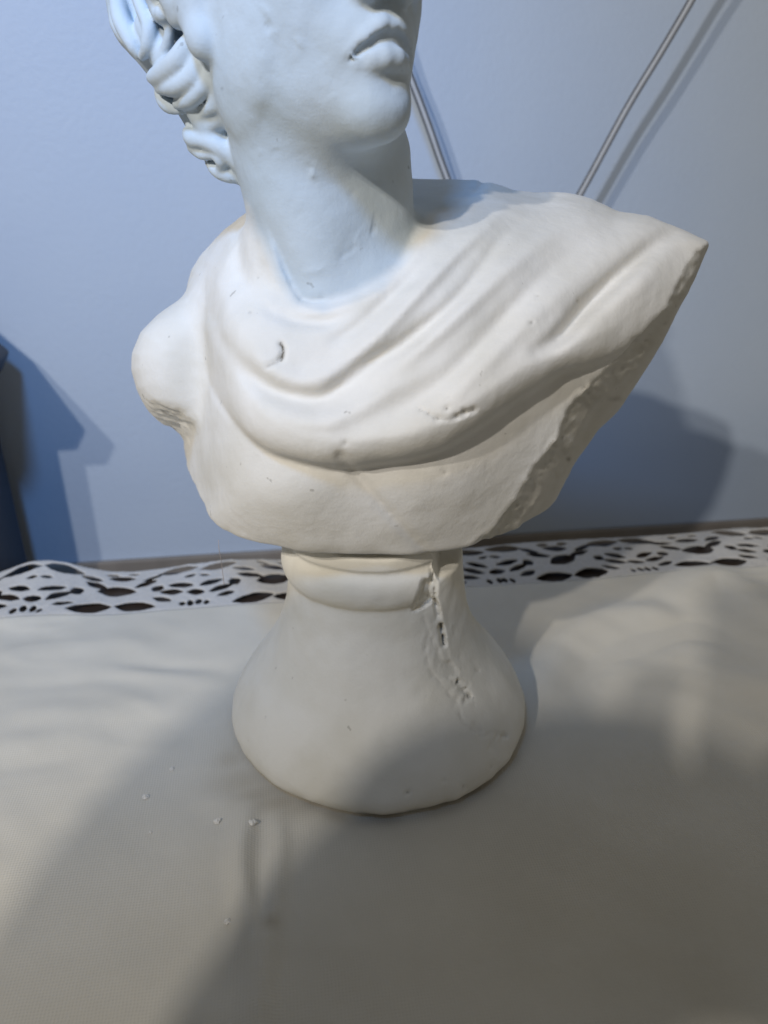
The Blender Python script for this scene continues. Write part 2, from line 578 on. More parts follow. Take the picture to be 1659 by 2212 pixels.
# soft anatomy: the breast bone crease and the lower edge of the chest
def ridge(pts, amp, wid, vals=None, side=0.0):
    p = spline([q[:2] for q in pts], 6)
    tt = np.linspace(0, 1, len(p))
    if vals is None:
        vals = np.sin(np.pi * np.clip(tt, 0, 1)) ** 1.3 * 1.15
    else:
        vals = np.interp(tt, np.linspace(0, 1, len(vals)), vals)
    d, a = seg_dist2d(UU, VV, p, list(vals))
    return amp * a * np.exp(-(d / wid) ** 2)

D += ridge([(735, 985), (790, 1050), (860, 1130), (945, 1215)], 0.0020, 11, [1, 1, 1, .8])
def blob(u, v, ru, rv, amp):
    return amp * np.exp(-((UU - u) / ru) ** 2 - ((VV - v) / rv) ** 2)
D -= blob(600, 1070, 130, 90, .004) + blob(1000, 1040, 110, 90, .003)

OUTLINE = [(560, 440), (520, 468), (480, 500), (430, 550), (408, 582), (400, 612), (398, 640), (408, 700), (412, 800), (402, 880),
           (394, 955), (396, 1000), (400, 1050), (405, 1090), (430, 1136), (457, 1168), (493, 1189), (548, 1200), (600, 1202),
           (700, 1203), (800, 1208), (900, 1217), (972, 1221), (1018, 1207), (1062, 1195), (1110, 1170), (1170, 1125), (1203, 1078),
           (1240, 1002), (1290, 932), (1342, 880), (1392, 802), (1430, 740), (1500, 602), (1531, 530), (1528, 521), (1462, 491),
           (1400, 466), (1332, 456), (1282, 431), (1232, 416), (1170, 411), (1112, 401), (1062, 379), (1030, 370), (960, 376), (885, 372), (760, 395), (640, 425)]
OS = poly_sdf(UU, VV, OUTLINE)
OS += 1.2 * noise2(UU, VV, 30, 3) + 0.8 * noise2(UU, VV, 11, 4)

KP = np.array([(400, 900, .034), (402, 760, .034), (410, 1060, .034), (465, 1165, .024), (530, 1200, .014), (700, 1203, .007), (950, 1213, .004), (1150, 1130, .004),
               (1400, 800, .004), (1500, 570, .004), (1440, 480, .012), (1300, 430, .02), (1080, 385, .03), (900, 380, .03), (560, 450, .03), (410, 600, .03)], float)
w_ = 1.0 / ((UU[..., None] - KP[:, 0]) ** 2 + (VV[..., None] - KP[:, 1]) ** 2 + 60.0) ** 1.5
KMAP = (w_ * KP[:, 2]).sum(-1) / w_.sum(-1)

# the drape
HEM = [(380, 640, .0045), (402, 690, .0045), (425, 725, .0045), (440, 780, .0045), (460, 840, .005), (490, 890, .0065), (530, 938, .008), (580, 975, .0095),
       (640, 996, .0105), (700, 1009, .0115), (760, 1013, .012), (813, 1006, .0125), (907, 992, .0135), (997, 956, .0145), (1099, 886, .015), (1181, 833, .0135),
       (1221, 808, .012), (1275, 792, .009), (1340, 765, .0075), (1400, 722, .006), (1480, 660, .005)]
NECKLINE = [(930, 470), (893, 500), (860, 570), (820, 606), (770, 634), (700, 656), (650, 647), (622, 600), (598, 540), (575, 480), (555, 430)]
hs = spline(HEM, 5)
DRAPE = [tuple(p[:2]) for p in hs] + [(1600, 600), (1600, 440), (1400, 380), (1120, 330), (1062, 372), (1030, 415), (985, 445), (930, 470)] + NECKLINE[1:] + [(500, 400), (330, 560)]
DS = poly_sdf(UU, VV, DRAPE)
dh, rr = seg_dist2d(UU, VV, [tuple(p[:2]) for p in hs], [p[2] for p in hs])
dm = np.where(DS < 0, dh * MPP, 0.0)
q = np.clip(dm / (rr * 1.15), 0, None)
roll = np.where(q < 1, np.sqrt(np.clip(1 - (1 - q) ** 2, 0, 1)), 1 - 0.62 * (1 - np.exp(-((q - 1) / 1.3) ** 2)))
rr = rr * 1.3
Tt = rr * roll
base_t = np.clip(-DS / 60, 0, 1) * 0.004
dn = seg_dist2d(UU, VV, [tuple(p) for p in spline(NECKLINE, 5)])
neckfade = np.clip(dn / np.interp(UU, [600, 760, 860], [9.0, 14.0, 26.0]), 0, 1); neckfade = neckfade * neckfade * (3 - 2 * neckfade)
far = np.clip((dm / 0.035), 0, 1)
Tt = Tt * (1 - far) + 0.0042 * far
FOLD = np.zeros_like(UU)
# V folds over the chest
FOLD -= ridge([(470, 720), (507, 777), (549, 814), (591, 843), (653, 860), (699, 860), (737, 835), (799, 789), (862, 756), (930, 700)], 0.0042, 20, [.1, .7, 1, 1, 1, 1, .9, .6, .2])
FOLD += ridge([(520, 730), (570, 790), (640, 825), (700, 815), (760, 775), (850, 700), (960, 590)], 0.0028, 24)
FOLD += ridge([(540, 850), (620, 900), (700, 912), (760, 890), (850, 838), (950, 775), (1050, 680)], 0.0026, 22)
FOLD -= ridge([(760, 925), (850, 890), (950, 830), (1040, 740), (1150, 617), (1240, 541), (1330, 478)], 0.0026, 20)
# collar
FOLD -= ridge([(556, 640), (578, 667), (632, 692), (695, 696), (737, 683), (790, 650)], 0.0026, 15)
FOLD += ridge([(600, 640), (650, 668), (710, 672), (775, 650), (830, 612), (880, 560)], 0.0022, 18)
FOLD -= ridge([(700, 742), (732, 729), (778, 700), (841, 646), (920, 560), (985, 480)], 0.0030, 15)
FOLD += ridge([(560, 470), (580, 530), (600, 590), (625, 640)], 0.0030, 18)
FOLD -= ridge([(520, 480), (512, 530), (520, 590), (545, 640)], 0.0036, 17)
FOLD += ridge([(480, 520), (465, 580), (480, 650), (520, 720)], 0.0028, 26)
FOLD -= ridge([(425, 570), (440, 640), (465, 720), (500, 790)], 0.0016, 18)
# long folds to the shoulder
FOLD += ridge([(740, 790), (813, 729), (903, 635), (993, 541), (1065, 473), (1110, 420)], 0.0030, 15)
FOLD -= ridge([(780, 800), (813, 774), (889, 729), (993, 640), (1092, 505), (1159, 452)], 0.0034, 16)
FOLD += ridge([(800, 835), (858, 797), (970, 698), (1083, 595), (1195, 505), (1285, 458)], 0.0028, 20)
FOLD += ridge([(900, 900), (993, 842), (1128, 707), (1262, 590), (1397, 482)], 0.0022, 22)
FOLD -= ridge([(960, 470), (990, 440), (1040, 400)], 0.003, 20)
# the deep fold beside the last flap
FOLD -= ridge([(1165, 760), (1204, 735), (1250, 680), (1300, 630), (1360, 575), (1450, 500)], 0.0115, 19, [.4, 1, 1, .95, .75, .35])
FOLD += ridge([(1250, 735), (1330, 660), (1400, 600), (1470, 540)], 0.004, 34)
hemfade = np.clip((dm - rr * 0.55) / (rr * 0.8), 0, 1)
Tt = (Tt + np.clip(-DS / 8, 0, 1) * base_t + FOLD * np.clip(0.25 + hemfade, 0, 1)) * neckfade
Tt = np.where(DS < 0, Tt, 0.0)
Tt = blur(Tt, 1.0)
D = D - Tt

# the broken left flank: front edge of the break, then a steep rough face
CUT = [(1545, 505), (1528, 528), (1500, 542), (1470, 592), (1442, 660), (1412, 690), (1385, 718), (1352, 752), (1310, 790), (1280, 820), (1235, 862), (1200, 940),
       (1150, 1010), (1110, 1080), (1062, 1140), (1012, 1193), (968, 1222)]
CUTP = CUT + [(930, 1500), (1900, 1500), (1900, 380)]
cw = -poly_sdf(UU, VV, CUTP)
cw += 3.5 * noise2(UU, VV, 26, 21) + 2.5 * noise2(UU, VV, 11, 22)
wpos = np.clip(cw, 0, None)
band = np.clip(wpos / 6, 0, 1) * np.clip((52 - wpos) / 12, 0, 1)
rough = noise2(UU, VV, 16, 31) * 0.0022 + noise2(UU, VV, 7, 32) * 0.0014
D += wpos * MPP * 1.7 + band * rough - 0.003 * np.clip((wpos - 46) / 8, 0, 1) * 0 + 0.006 * np.clip((wpos - 44) / 10, 0, 1)
D += np.clip(wpos / 4, 0, 1) * noise2(UU, VV, 60, 33) * 0.0025

# chips, cracks and grime
DIRT = np.zeros_like(UU)
def crack(pts, depth, wid, dirt=1.0, soft=1.0):
    global D, DIRT
    p = spline(pts, 6) if len(pts) > 2 else np.array(pts, float)
    p = p + RNG.normal(0, 0.8, p.shape)
    d = seg_dist2d(UU, VV, [tuple(x) for x in p])
    k = np.exp(-(d / wid) ** 2)
    D = D + depth * k
    DIRT = np.maximum(DIRT, dirt * np.exp(-(d / (wid * soft)) ** 2))
def pit(u, v, r, depth, dirt=0.8, asp=1.0):
    global D, DIRT
    d2 = ((UU - u) / asp) ** 2 + (VV - v) ** 2
    k = np.exp(-d2 / (r * r))
    D = D + depth * k
    DIRT = np.maximum(DIRT, dirt * k)

crack([(605, 741), (611, 754), (612, 768), (606, 778)], 0.0022, 4.0, 1.1)
crack([(608, 776), (596, 783), (577, 792)], 0.0014, 4.5, 0.55)
for a in [(908, 886, 4, .0025), (926, 893, 3, .0015), (945, 904, 4, .002), (965, 883, 4, .002), (986, 898, 6, .002), (1003, 890, 6, .003), (1022, 884, 5, .002)]:
    pit(a[0], a[1], a[2], a[3])
crack([(908, 886), (930, 897), (946, 905), (985, 902), (1003, 892), (1022, 886)], 0.0012, 3, 0.55)
for a in [(745, 957, 5, .0016), (540, 675, 4, .0012), (1147, 697, 4.5, .0012), (558, 600, 3, .0008), (968, 858, 3, .001), (735, 835, 3, .0008), (1160, 640, 3, .0008), (1248, 650, 4, .001), (960, 1020, 5, .0008), (1010, 1010, 3, .0006)]:
    pit(*a, dirt=0.65)
crack([(650, 644), (672, 650), (700, 646)], 0.0012, 4, 0.12)
for i in range(46):
    t = RNG.uniform(0.08, 0.98) * (len(CUT) - 2)
    i0 = int(t); fr = t - i0
    cu = CUT[i0][0] * (1 - fr) + CUT[i0 + 1][0] * fr + RNG.uniform(2, 34)
    cv = CUT[i0][1] * (1 - fr) + CUT[i0 + 1][1] * fr + RNG.uniform(-2, 16)
    pit(cu, cv, RNG.uniform(2.5, 5.5), RNG.uniform(.001, .0028), RNG.uniform(.2, .7), RNG.uniform(.7, 1.8))
pit(1228, 992, 7, 0.0015, 0.8)
pit(1330, 862, 8, 0.001, 0.55, 3.0)
crack([(1010, 1200), (1030, 1183), (1045, 1170)], 0.006, 7, 0.5)
DIRT = np.maximum(DIRT, 0.22 * band * np.clip(noise2(UU, VV, 30, 51) + 0.5, 0, 1))

gy, gx = np.gradient(D, ST * 0.0002)
CF = 1.0 / np.sqrt(1 + np.minimum(gx ** 2 + gy ** 2, 9.0))
mD, mOS, mK, mCF, mDS, mDIRT, mCW = [Map(a, U0, V0, ST) for a in (D, OS, KMAP, blur(CF, 1.5), DS, DIRT, cw)]

# ------------------------------------------------------------------ the bust: head, neck, hair
HEAD_C = np.array((-0.0375, 0.3505, 0.3515))
HS = 0.136
yaw, pit_, rol = R(37), R(-12), R(0)
RZ = np.array([[math.cos(yaw), -math.sin(yaw), 0], [math.sin(yaw), math.cos(yaw), 0], [0, 0, 1]])
RX = np.array([[1, 0, 0], [0, math.cos(pit_), -math.sin(pit_)], [0, math.sin(pit_), math.cos(pit_)]])
RY = np.array([[math.cos(rol), 0, math.sin(rol)], [0, 1, 0], [-math.sin(rol), 0, math.cos(rol)]])
HR = RZ @ RX @ RY

def head_base(q):
    f = ell(q, (0, .03, .12), (.31, .43, .38))
    f = smin(f, ell(q, (0, -.10, -.12), (.235, .31, .36)), .10)
    f = smin(f, ell(q, (0, -.135, -.305), (.200, .262, .215)), .08)
    f = smin(f, ell(q, (0, -.345, -.438), (.085, .072, .072)), .09)
    for s in (-1, 1):
        f = smin(f, ell(q, (s * .130, -.245, -.12), (.10, .115, .15)), .08)
        f = smin(f, ell(q, (s * .205, -.04, -.27), (.045, .13, .11)), .10)
    f = smin(f, ell(q, (0, -.345, -.275), (.115, .085, .085)), .06)
    return f

def face_y(x, z, fun=head_base):
    lo, hi = -0.7, -0.1
    for _ in range(40):
        m = (lo + hi) / 2
        if fun(np.array([[x, m, z]]))[0] > 0: lo = m
        else: hi = m
    return lo

def on_face(pts, off):
    return [(x, face_y(x, z) + off[i], z) for i, (x, z) in enumerate(pts)]
UPLIP = on_face([(-.088, -.318), (-.060, -.294), (-.030, -.274), (-.012, -.266), (0, -.271), (.012, -.266), (.030, -.274), (.060, -.294), (.088, -.318)], [.014, .008, .004, .002, .004, .002, .004, .008, .014])
SLIT = on_face([(-.094, -.330), (-.066, -.311), (-.035, -.297), (-.014, -.292), (0, -.297), (.014, -.292), (.035, -.297), (.066, -.311), (.094, -.330)], [.006, .0, -.006, -.010, -.012, -.010, -.006, .0, .006])
LOWLIP = on_face([(-.070, -.340), (-.042, -.336), (-.018, -.334), (.018, -.334), (.042, -.336), (.070, -.340)], [.018, .009, .004, .004, .009, .018])

def sdf_head(P):
    q = (P - HEAD_C) @ HR / HS
    f = head_base(q)
    # nose
    f = smin(f, chain(q, [(0, -.385, .03), (0, -.47, -.13), (0, -.475, -.175)], [.035, .045, .047]), .03)
    for s in (-1, 1):
        f = smin(f, ell(q, (s * .055, -.425, -.185), (.036, .05, .036)), .02)
        f = smax(f, -ell(q, (s * .028, -.455, -.232), (.016, .03, .022)), .012)
    # brows and eyes, above the picture
    for s in (-1, 1):
        f = smax(f, -ell(q, (s * .115, -.405, .0), (.080, .075, .050)), .05)
        f = smin(f, ell(q, (s * .108, -.300, .0), (.055, .052, .036)), .012)
        f = smin(f, chain(q, [(s * .05, -.385, .055), (s * .12, -.365, .075), (s * .19, -.30, .055)], [.018, .020, .016]), .04)
    # lips: a lip that overhangs, a dark drooping mouth line, a full lower lip, the hollow above the chin
    f = smin(f, chain(q, UPLIP, [.009, .015, .019, .021, .020, .021, .019, .015, .009], .008), .026)
    f = smax(f, -ell(q, (0, -.490, -.388), (.080, .064, .030)), .045)
    f = smin(f, chain(q, LOWLIP, [.010, .020, .0245, .0245, .020, .010], .012), .018)
    f = smax(f, -chain(q, SLIT, [.006, .011, .0145, .016, .015, .016, .0145, .011, .006]), .012)
    f = smax(f, -ell(q, (0, -.492, -.235), (.012, .035, .035)), .03)
    return f * HS * 0.9

def sdf_ear(P):
    q = (P - HEAD_C) @ HR / HS
    f = ell(q, (-.285, .045, -.02), (.035, .075, .15))
    f = smin(f, ell(q, (-.285, .02, -.175), (.030, .042, .048)), .03)
    return f * HS * 0.9

NECK = [(at(735, 700, .365), .0370), (at(718, 560, .357), .0325), (at(700, 430, .352), .0308), (at(676, 300, .350), .0305), (at(655, 150, .352), .032)]
def sdf_neck(P):
    f = chain(P, [a for a, b in NECK], [b for a, b in NECK], .01)
    # the long neck muscle and the throat
    m = chain(P, [at(602, 260, .335), at(642, 420, .333), at(705, 610, .326)], [.012, .0125, .010])
    f = smin(f, m, .016)
    m = chain(P, [at(828, 330, .352), at(828, 480, .345), at(790, 600, .332)], [.0095, .0095, .008])
    f = smin(f, m, .014)
    return f

HAIR = []
def strand(pts, rad, twin=False):
    p = spline([(a, b, c, r) for (a, b, c), r in zip(pts, rad)], 4)
    if twin:                                   # a lock carved with a groove along its middle
        t = np.gradient(p[:, :2], axis=0); t /= np.linalg.norm(t, axis=1)[:, None]
        for sg in (-1, 1):
            q = p.copy()
            q[:, 0] += -t[:, 1] * sg * p[:, 3] * .42; q[:, 1] += t[:, 0] * sg * p[:, 3] * .42
            q[:, 2] += .0005 * (1 - sg) ; q[:, 3] *= .84
            HAIR.append(([at(*x[:3]) for x in q], [x[3] * m_per_px(*x[:3]) for x in q]))
    else:
        HAIR.append(([at(*x[:3]) for x in p], [x[3] * (1.2 if len(HAIR) > 2 else 1.0) * m_per_px(*x[:3]) for x in p]))
# underlying mass
strand([(295, -40, .386), (325, 70, .380), (378, 160, .370), (422, 235, .364), (462, 312, .361), (500, 358, .360)], [64, 58, 47, 38, 34, 25])
strand([(262, -60, .392), (262, 0, .384), (275, 60, .374), (310, 105, .368)], [24, 27, 30, 22])
strand([(330, 60, .362), (385, 150, .354), (425, 215, .350), (462, 290, .350), (498, 350, .352)], [38, 39, 36, 31, 24])
# curls
strand([(285, -40, .366), (304, 5, .358), (322, 55, .352), (318, 98, .352), (306, 122, .356)], [13, 14, 14, 12, 8])
strand([(252, -20, .376), (262, 40, .366), (285, 92, .360), (300, 118, .360)], [15, 17, 14, 9])
strand([(246, 20, .378), (250, 52, .372), (270, 88, .368)], [9, 10, 8])
strand([(350, -20, .350), (360, 32, .346), (366, 70, .346), (358, 110, .350), (338, 140, .356)], [9, 10, 10, 10, 7])
strand([(420, 84, .342), (405, 104, .340), (380, 138, .341), (345, 164, .349), (328, 168, .356)], [14, 20, 21, 18, 10])
strand([(438, 100, .340), (434, 130, .338), (416, 166, .338), (380, 188, .343), (345, 192, .352)], [11, 17, 18, 17, 10])
strand([(460, 118, .338), (455, 150, .336), (438, 191, .337), (408, 219, .342), (382, 226, .350)], [8, 12, 14, 13, 9])
strand([(478, 160, .338), (473, 190, .337), (461, 229, .339), (434, 248, .346)], [7, 11, 12, 9])
strand([(345, 198, .360), (352, 216, .357), (366, 230, .356), (392, 238, .354)], [10, 13, 13, 8])
strand([(486, 215, .342), (482, 246, .342), (460, 268, .346), (430, 268, .352)], [8, 13, 14, 9])
strand([(405, 285, .358), (416, 300, .352), (442, 306, .347), (480, 322, .345), (506, 345, .346), (522, 372, .350)], [9, 15, 14, 15, 14, 9])
strand([(418, 318, .355), (436, 333, .351), (460, 335, .347), (476, 348, .346), (476, 366, .349)], [12, 11, 9, 10, 8])
strand([(448, 352, .354), (468, 370, .351), (496, 380, .350), (526, 384, .353)], [6, 11, 12, 8])
strand([(490, 60, .335), (492, 110, .336), (492, 150, .338)], [5, 6, 5])

# the rest of the head: a cap of short carved curls
rh = np.random.default_rng(23)
CAP = []
def scalp(th, ph, off=0.0):
    d = np.array((math.cos(ph) * math.sin(th), -math.cos(ph) * math.cos(th), math.sin(ph)))
    c0 = np.array((0, .03, .12)); r0 = np.array((.31, .43, .38))
    return HEAD_C + HR @ ((c0 + d * (r0 + off)) * HS)
for ring, ph in enumerate(np.radians([-22, -4, 14, 32, 50, 68, 84])):
    n = max(3, int(15 * math.cos(ph)))
    for k in range(n):
        th = 2 * math.pi * (k + .5 * (ring % 2)) / n
        fr = abs((th + math.pi) % (2 * math.pi) - math.pi)          # 0 = face side
        if ph < R(42) and fr < (1.45 if ph < R(8) else 1.0 if ph < R(25) else .5):
            continue
        a0 = rh.uniform(0, 6.28); pts = []
        for q in range(7):
            a_ = a0 + q * .95; rd = .17 * (1 - q / 9.0)
            pts.append(scalp(th + rd * math.cos(a_) / max(.35, math.cos(ph)), ph + rd * math.sin(a_), .02 + .004 * q))
        p_ = spline(pts, 2)
        CAP.append((list(p_), list(np.linspace(.0055, .0036, len(p_)))))
CAP = [c for c in CAP if not (-.10 < c[0][0][0] < .0 and c[0][0][1] < .315)]
HAIR += CAP

HAIR_LO = np.min([np.min(p, 0) - max(r) for p, r in HAIR], 0)
HAIR_HI = np.max([np.max(p, 0) + max(r) for p, r in HAIR], 0)
def sdf_hair(P):
    f = None
    for i, (pts, rad) in enumerate(HAIR):
        rm = max(rad)
        c = culled(lambda p: chain(p, pts, rad), P, np.min(pts, 0) - rm, np.max(pts, 0) + rm, 0.004)
        f = c if f is None else smin(f, c, 0.0013 if i > 2 else .006)
    return f

STUMP_C = at(372, 822, .366)
STUMP_OUT = [(520, 560), (440, 606), (393, 641), (340, 680), (300, 716), (280, 762), (278, 800), (290, 842), (315, 882), (345, 920), (375, 946), (400, 957), (470, 968), (560, 900)]
def sdf_stump(P):
    u, v, s = proj(P)
    f = ell(P, at(385, 815, .383), (.032, .034, .048))
    f = smin(f, ell(P, at(440, 740, .392), (.030, .030, .034)), .02)
    f = smax(f, poly_sdf(u, v, STUMP_OUT) * s, .019)
    n = np.array((-0.25, -0.55, -0.80)); n /= np.linalg.norm(n)
    pl = (P - at(352, 888, .360)) @ n
    pl = pl + vnoise(P, .006, 5) * .0012 + vnoise(P, .0025, 6) * .0008
    return smax(f, pl, .003)

Z_FLOOR = 0.1262
def sdf_torso(P):
    u, v, s = proj(P)
    f = (mD(u, v) - P[:, 1]) * mCF(u, v)
    o = mOS(u, v) * s
    f = smax(f, o, mK(u, v))
    f = smax(f, P[:, 1] - 0.432, .02)
    f = smax(f, Z_FLOOR - 0.03 * P[:, 0] - P[:, 2], .004)
    return f

def sdf_smooth(P):
    t = sdf_torso(P)
    f = smin(smin(t, sdf_stump(P), .012), sdf_neck(P), .010)
    return smin(f, smin(sdf_head(P), sdf_ear(P), .006), .009)

def surf(u, v):
    """first hit of the drawn view's ray with the figure"""
    Ys = np.linspace(.26, .42, 400)
    P = np.array([at(u, v, y) for y in Ys])
    f = sdf_smooth(P)
    i = int(np.argmax(f < 0))
    return at(u, v, Ys[i] if f[i] < 0 else .34)

SCARS = []
def scar(pts, r, kind):
    P3 = [surf(*p) for p in pts]
    if kind < 0:
        P3 = [p - np.array((0, .0004, 0)) for p in P3]
    SCARS.append((P3, [r] * len(P3), kind, np.min(P3, 0) - r, np.max(P3, 0) + r))
scar([(674, 373), (676, 380)], .0011, 1); scar([(678, 352), (679, 362)], .0007, 1)
scar([(735, 556), (772, 530), (802, 512), (806, 500)], .0006, -1)
scar([(806, 500), (811, 478), (812, 465)], .0008, -1)
scar([(772, 532), (774, 508), (798, 482)], .0005, 1)
scar([(776, 526), (800, 508)], .0007, 1)
scar([(660, 590), (685, 586), (702, 574)], .0007, 1); scar([(650, 646), (672, 650), (700, 647)], .0007, -1)
scar([(646, 88), (650, 95)], .0009, 1); scar([(580, 56), (579, 60)], .0009, -1)
scar([(785, 132), (790, 128)], .0008, -1); scar([(699, 150), (708, 165), (716, 178)], .0004, -1)
scar([(570, 20), (585, 35)], .0007, 1); scar([(630, 90), (632, 110)], .0004, -1)
scar([(757, 226), (768, 215)], .0006, 1); scar([(700, 225), (716, 215), (730, 210)], .0005, 1)

for (a, b, r, k) in [(560, 110, .0005, -1), (600, 70, .0005, 1), (655, 120, .0004, -1), (690, 190, .0005, -1), (620, 175, .0004, 1), (560, 180, .0005, -1), (660, 350, .0005, 1), (600, 330, .0006, -1), (585, 395, .0005, 1), (640, 470, .0004, -1), (690, 500, .0005, 1), (760, 420, .0004, -1), (560, 330, .0006, 1), (720, 60, .0004, -1), (855, 200, .0005, 1)]:
    scar([(a, b), (a + 9 * math.cos(a), b + 9 * math.sin(b))], r, k)

def sdf_all(P, ids=False):
    t = culled(sdf_torso, P, (-.13, .26, .12), (.16, .44, .31))
    st = culled(sdf_stump, P, STUMP_C - (.03, .04, .045), STUMP_C + (.06, .04, .05))
    nk = culled(sdf_neck, P, (-.075, .29, .18), (.05, .40, .36))
    hd = culled(sdf_head, P, HEAD_C - .1, HEAD_C + .1)
    ec = HEAD_C + HR @ (np.array((-.285, .03, -.04)) * HS)
    er = culled(sdf_ear, P, ec - .03, ec + .03)
    hr = culled(sdf_hair, P, HAIR_LO, HAIR_HI)
    f = smin(t, st, .010)
    f = smin(f, nk, .010)
    h = smin(hd, er, .006)
    f = smin(f, h, .009)
    f = smin(f, hr, .003)
    for pts, rad, kind, lo, hi in SCARS:
        c = culled(lambda p: chain(p, pts, rad), P, lo, hi, .003)
        f = smin(f, c, .0006) if kind > 0 else smax(f, -c, .0006)
    f = f + vnoise(P, .004, 9) * 0.00012 + vnoise(P, .011, 10) * 0.0003
    if ids:
        return np.stack([np.minimum(t, st), np.minimum(nk, h), hr], 1)
    return f

VOX = float(os.environ.get("VOX", "0.0017"))
bust = empty("plaster_bust", (-0.0025, 0.352, 0.0))
tag(bust, "white plaster bust of a draped, curly-haired figure with broken shoulder on round foot", "bust")
BO = np.array(bust.location)
Vb, Qb = sculpt(sdf_all, (-0.155, 0.255, 0.118), (0.165, 0.445, 0.455), VOX)
ids = sdf_all(Vb, True).argmin(1)
u_, v_, s_ = proj(Vb)
Nb = vert_normals(Vb, Qb)
front = np.clip(-Nb[:, 1] * 4 + 0.6, 0, 1)
intorso = ids == 0
dirt = np.where(intorso, mDIRT(u_, v_) * front, 0.0)
# grime on the broken arm end, the neck scars and the lower edge
dd = np.linalg.norm(Vb - at(355, 905, .358), axis=1)
dirt = np.maximum(dirt, np.clip(1.2 - dd / .014, 0, 1) * np.clip(vnoise(Vb, .003, 61) + .35, 0, 1) * 0.9)
def mark(u, v, r, a, asp=1.0):
    global dirt
    k = np.exp(-(((u_ - u) / asp) ** 2 + (v_ - v) ** 2) / r ** 2) * a * front
    dirt = np.maximum(dirt, np.where(Vb[:, 1] < 0.40, k, 0))
for a in [(676, 384, 5, .55), (579, 58, 4, .6), (810, 485, 4, .6), (480, 192, 5, .7), (770, 528, 3, .3), (648, 93, 4, .25), (705, 158, 5, .25), (786, 134, 4, .3)]:
    mark(*a)
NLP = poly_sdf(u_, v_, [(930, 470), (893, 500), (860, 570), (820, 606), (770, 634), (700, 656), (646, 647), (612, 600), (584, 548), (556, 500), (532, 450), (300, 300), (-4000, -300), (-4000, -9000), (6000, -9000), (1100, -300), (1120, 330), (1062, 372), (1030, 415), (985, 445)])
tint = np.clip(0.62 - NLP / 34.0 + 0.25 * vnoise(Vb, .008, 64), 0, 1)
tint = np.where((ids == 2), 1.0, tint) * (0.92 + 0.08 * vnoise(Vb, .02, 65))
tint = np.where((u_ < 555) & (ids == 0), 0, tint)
fid = np.stack([ids[Qb[:, k]] for k in range(4)], 1)
lab = np.where((fid == 2).sum(1) >= 2, 2, np.where((fid == 1).sum(1) >= 2, 1, 0))
cu, cv = u_[Qb].mean(1), v_[Qb].mean(1)
isneck = (lab == 0) & (mDS(cu, cv) >= 0.5) & (cv < 662) & (cu > 555) & (cu < 1064)
lab = np.where(isneck, 1, lab)
isdrape = (lab == 0) & (mDS(cu, cv) < 0.5) & (mCW(cu, cv) < 1.5) & (Vb[Qb][:, :, 1].mean(1) < 0.425)
lab = np.where(isdrape, 3, lab)
iscut = (lab == 0) & (mCW(cu, cv) >= 1.5)
lab = np.where(iscut, 4, lab)
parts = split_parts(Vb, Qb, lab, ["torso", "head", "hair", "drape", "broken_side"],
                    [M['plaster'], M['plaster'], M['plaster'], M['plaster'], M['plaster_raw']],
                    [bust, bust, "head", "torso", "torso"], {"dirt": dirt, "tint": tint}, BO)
parts["broken_side"]["label"] = "rough broken side below the draped shoulder"

# ------------------------------------------------------------------ the bust: round foot
PC = np.array((-0.0025, 0.352))
PROF = np.array([(-.004, .0715), (0, .0745), (.004, .0800), (.010, .0820), (.018, .0800), (.031, .0728), (.0466, .0610), (.060, .0530), (.076, .0472), (.088, .0450),
                 (.0938, .0442), (.0965, .0456), (.1000, .0468), (.105, .0470), (.1095, .0458), (.1130, .0432), (.1150, .0432), (.1165, .0442), (.1250, .0442), (.135, .044)])
prz = np.linspace(-.004, .135, 600)
_p = spline(PROF, 12)
PRR = np.interp(prz, _p[:, 0], _p[:, 1])
PROF2 = np.array([(-.004, .0715), (0, .0745), (.004, .0800), (.010, .0820), (.018, .0800), (.031, .0728), (.0466, .0610), (.060, .0533), (.076, .0484), (.09, .0470), (.11, .0462), (.135, .046)])
_p2 = spline(PROF2, 12)
PRR2 = np.interp(prz, _p2[:, 0], _p2[:, 1])

def seam_u(v):
    return np.interp(v, [1180, 1235, 1285, 1330, 1385, 1420, 1475, 1520, 1600, 1700], [928, 934, 938, 946, 958, 968, 990, 1012, 1066, 1120])
FOOT_PITS = [(986, 1474, 6, .003, .9), (1000, 1486, 9, .0028, .5), (1013, 1506, 6, .003, .8), (1003, 1514, 4, .002, .6), (1050, 1583, 6, .002, .5), (1072, 1592, 8, .0022, .6), (1090, 1590, 5, .0016, .5), (1060, 1620, 4, .001, .3),
             (577, 1524, 3, .0006, .6), (574, 1532, 3, .0006, .5), (960, 1690, 5, .001, .5), (1000, 1700, 6, .0012, .6), (880, 1712, 5, .001, .5), (1065, 1655, 6, .0012, .4), (1030, 1450, 5, .0012, .2), (820, 1547, 2.5, .0005, .4),
             (655, 1618, 3, .0004, .35), (700, 1380, 3, .0004, .2), (1105, 1400, 7, .001, .25)]
FOOT_CR = [([(933, 1232), (937, 1262), (938, 1288), (946, 1320), (952, 1350), (959, 1392)], .0040, 4.0, .95),
           ([(912, 1322), (918, 1345), (926, 1368), (920, 1390), (919, 1412), (926, 1440), (936, 1460)], .0005, 3.0, .30),
           ([(936, 1460), (955, 1480), (985, 1520), (1000, 1560), (1040, 1590)], .0007, 4, .40)]
FOOT_CR = [(spline(p, 5), d, w, g) for p, d, w, g in FOOT_CR]
CHIP = [(934, 1238), (928, 1250), (915, 1248), (905, 1272), (897, 1298), (884, 1322), (905, 1318), (925, 1306), (936, 1300)]
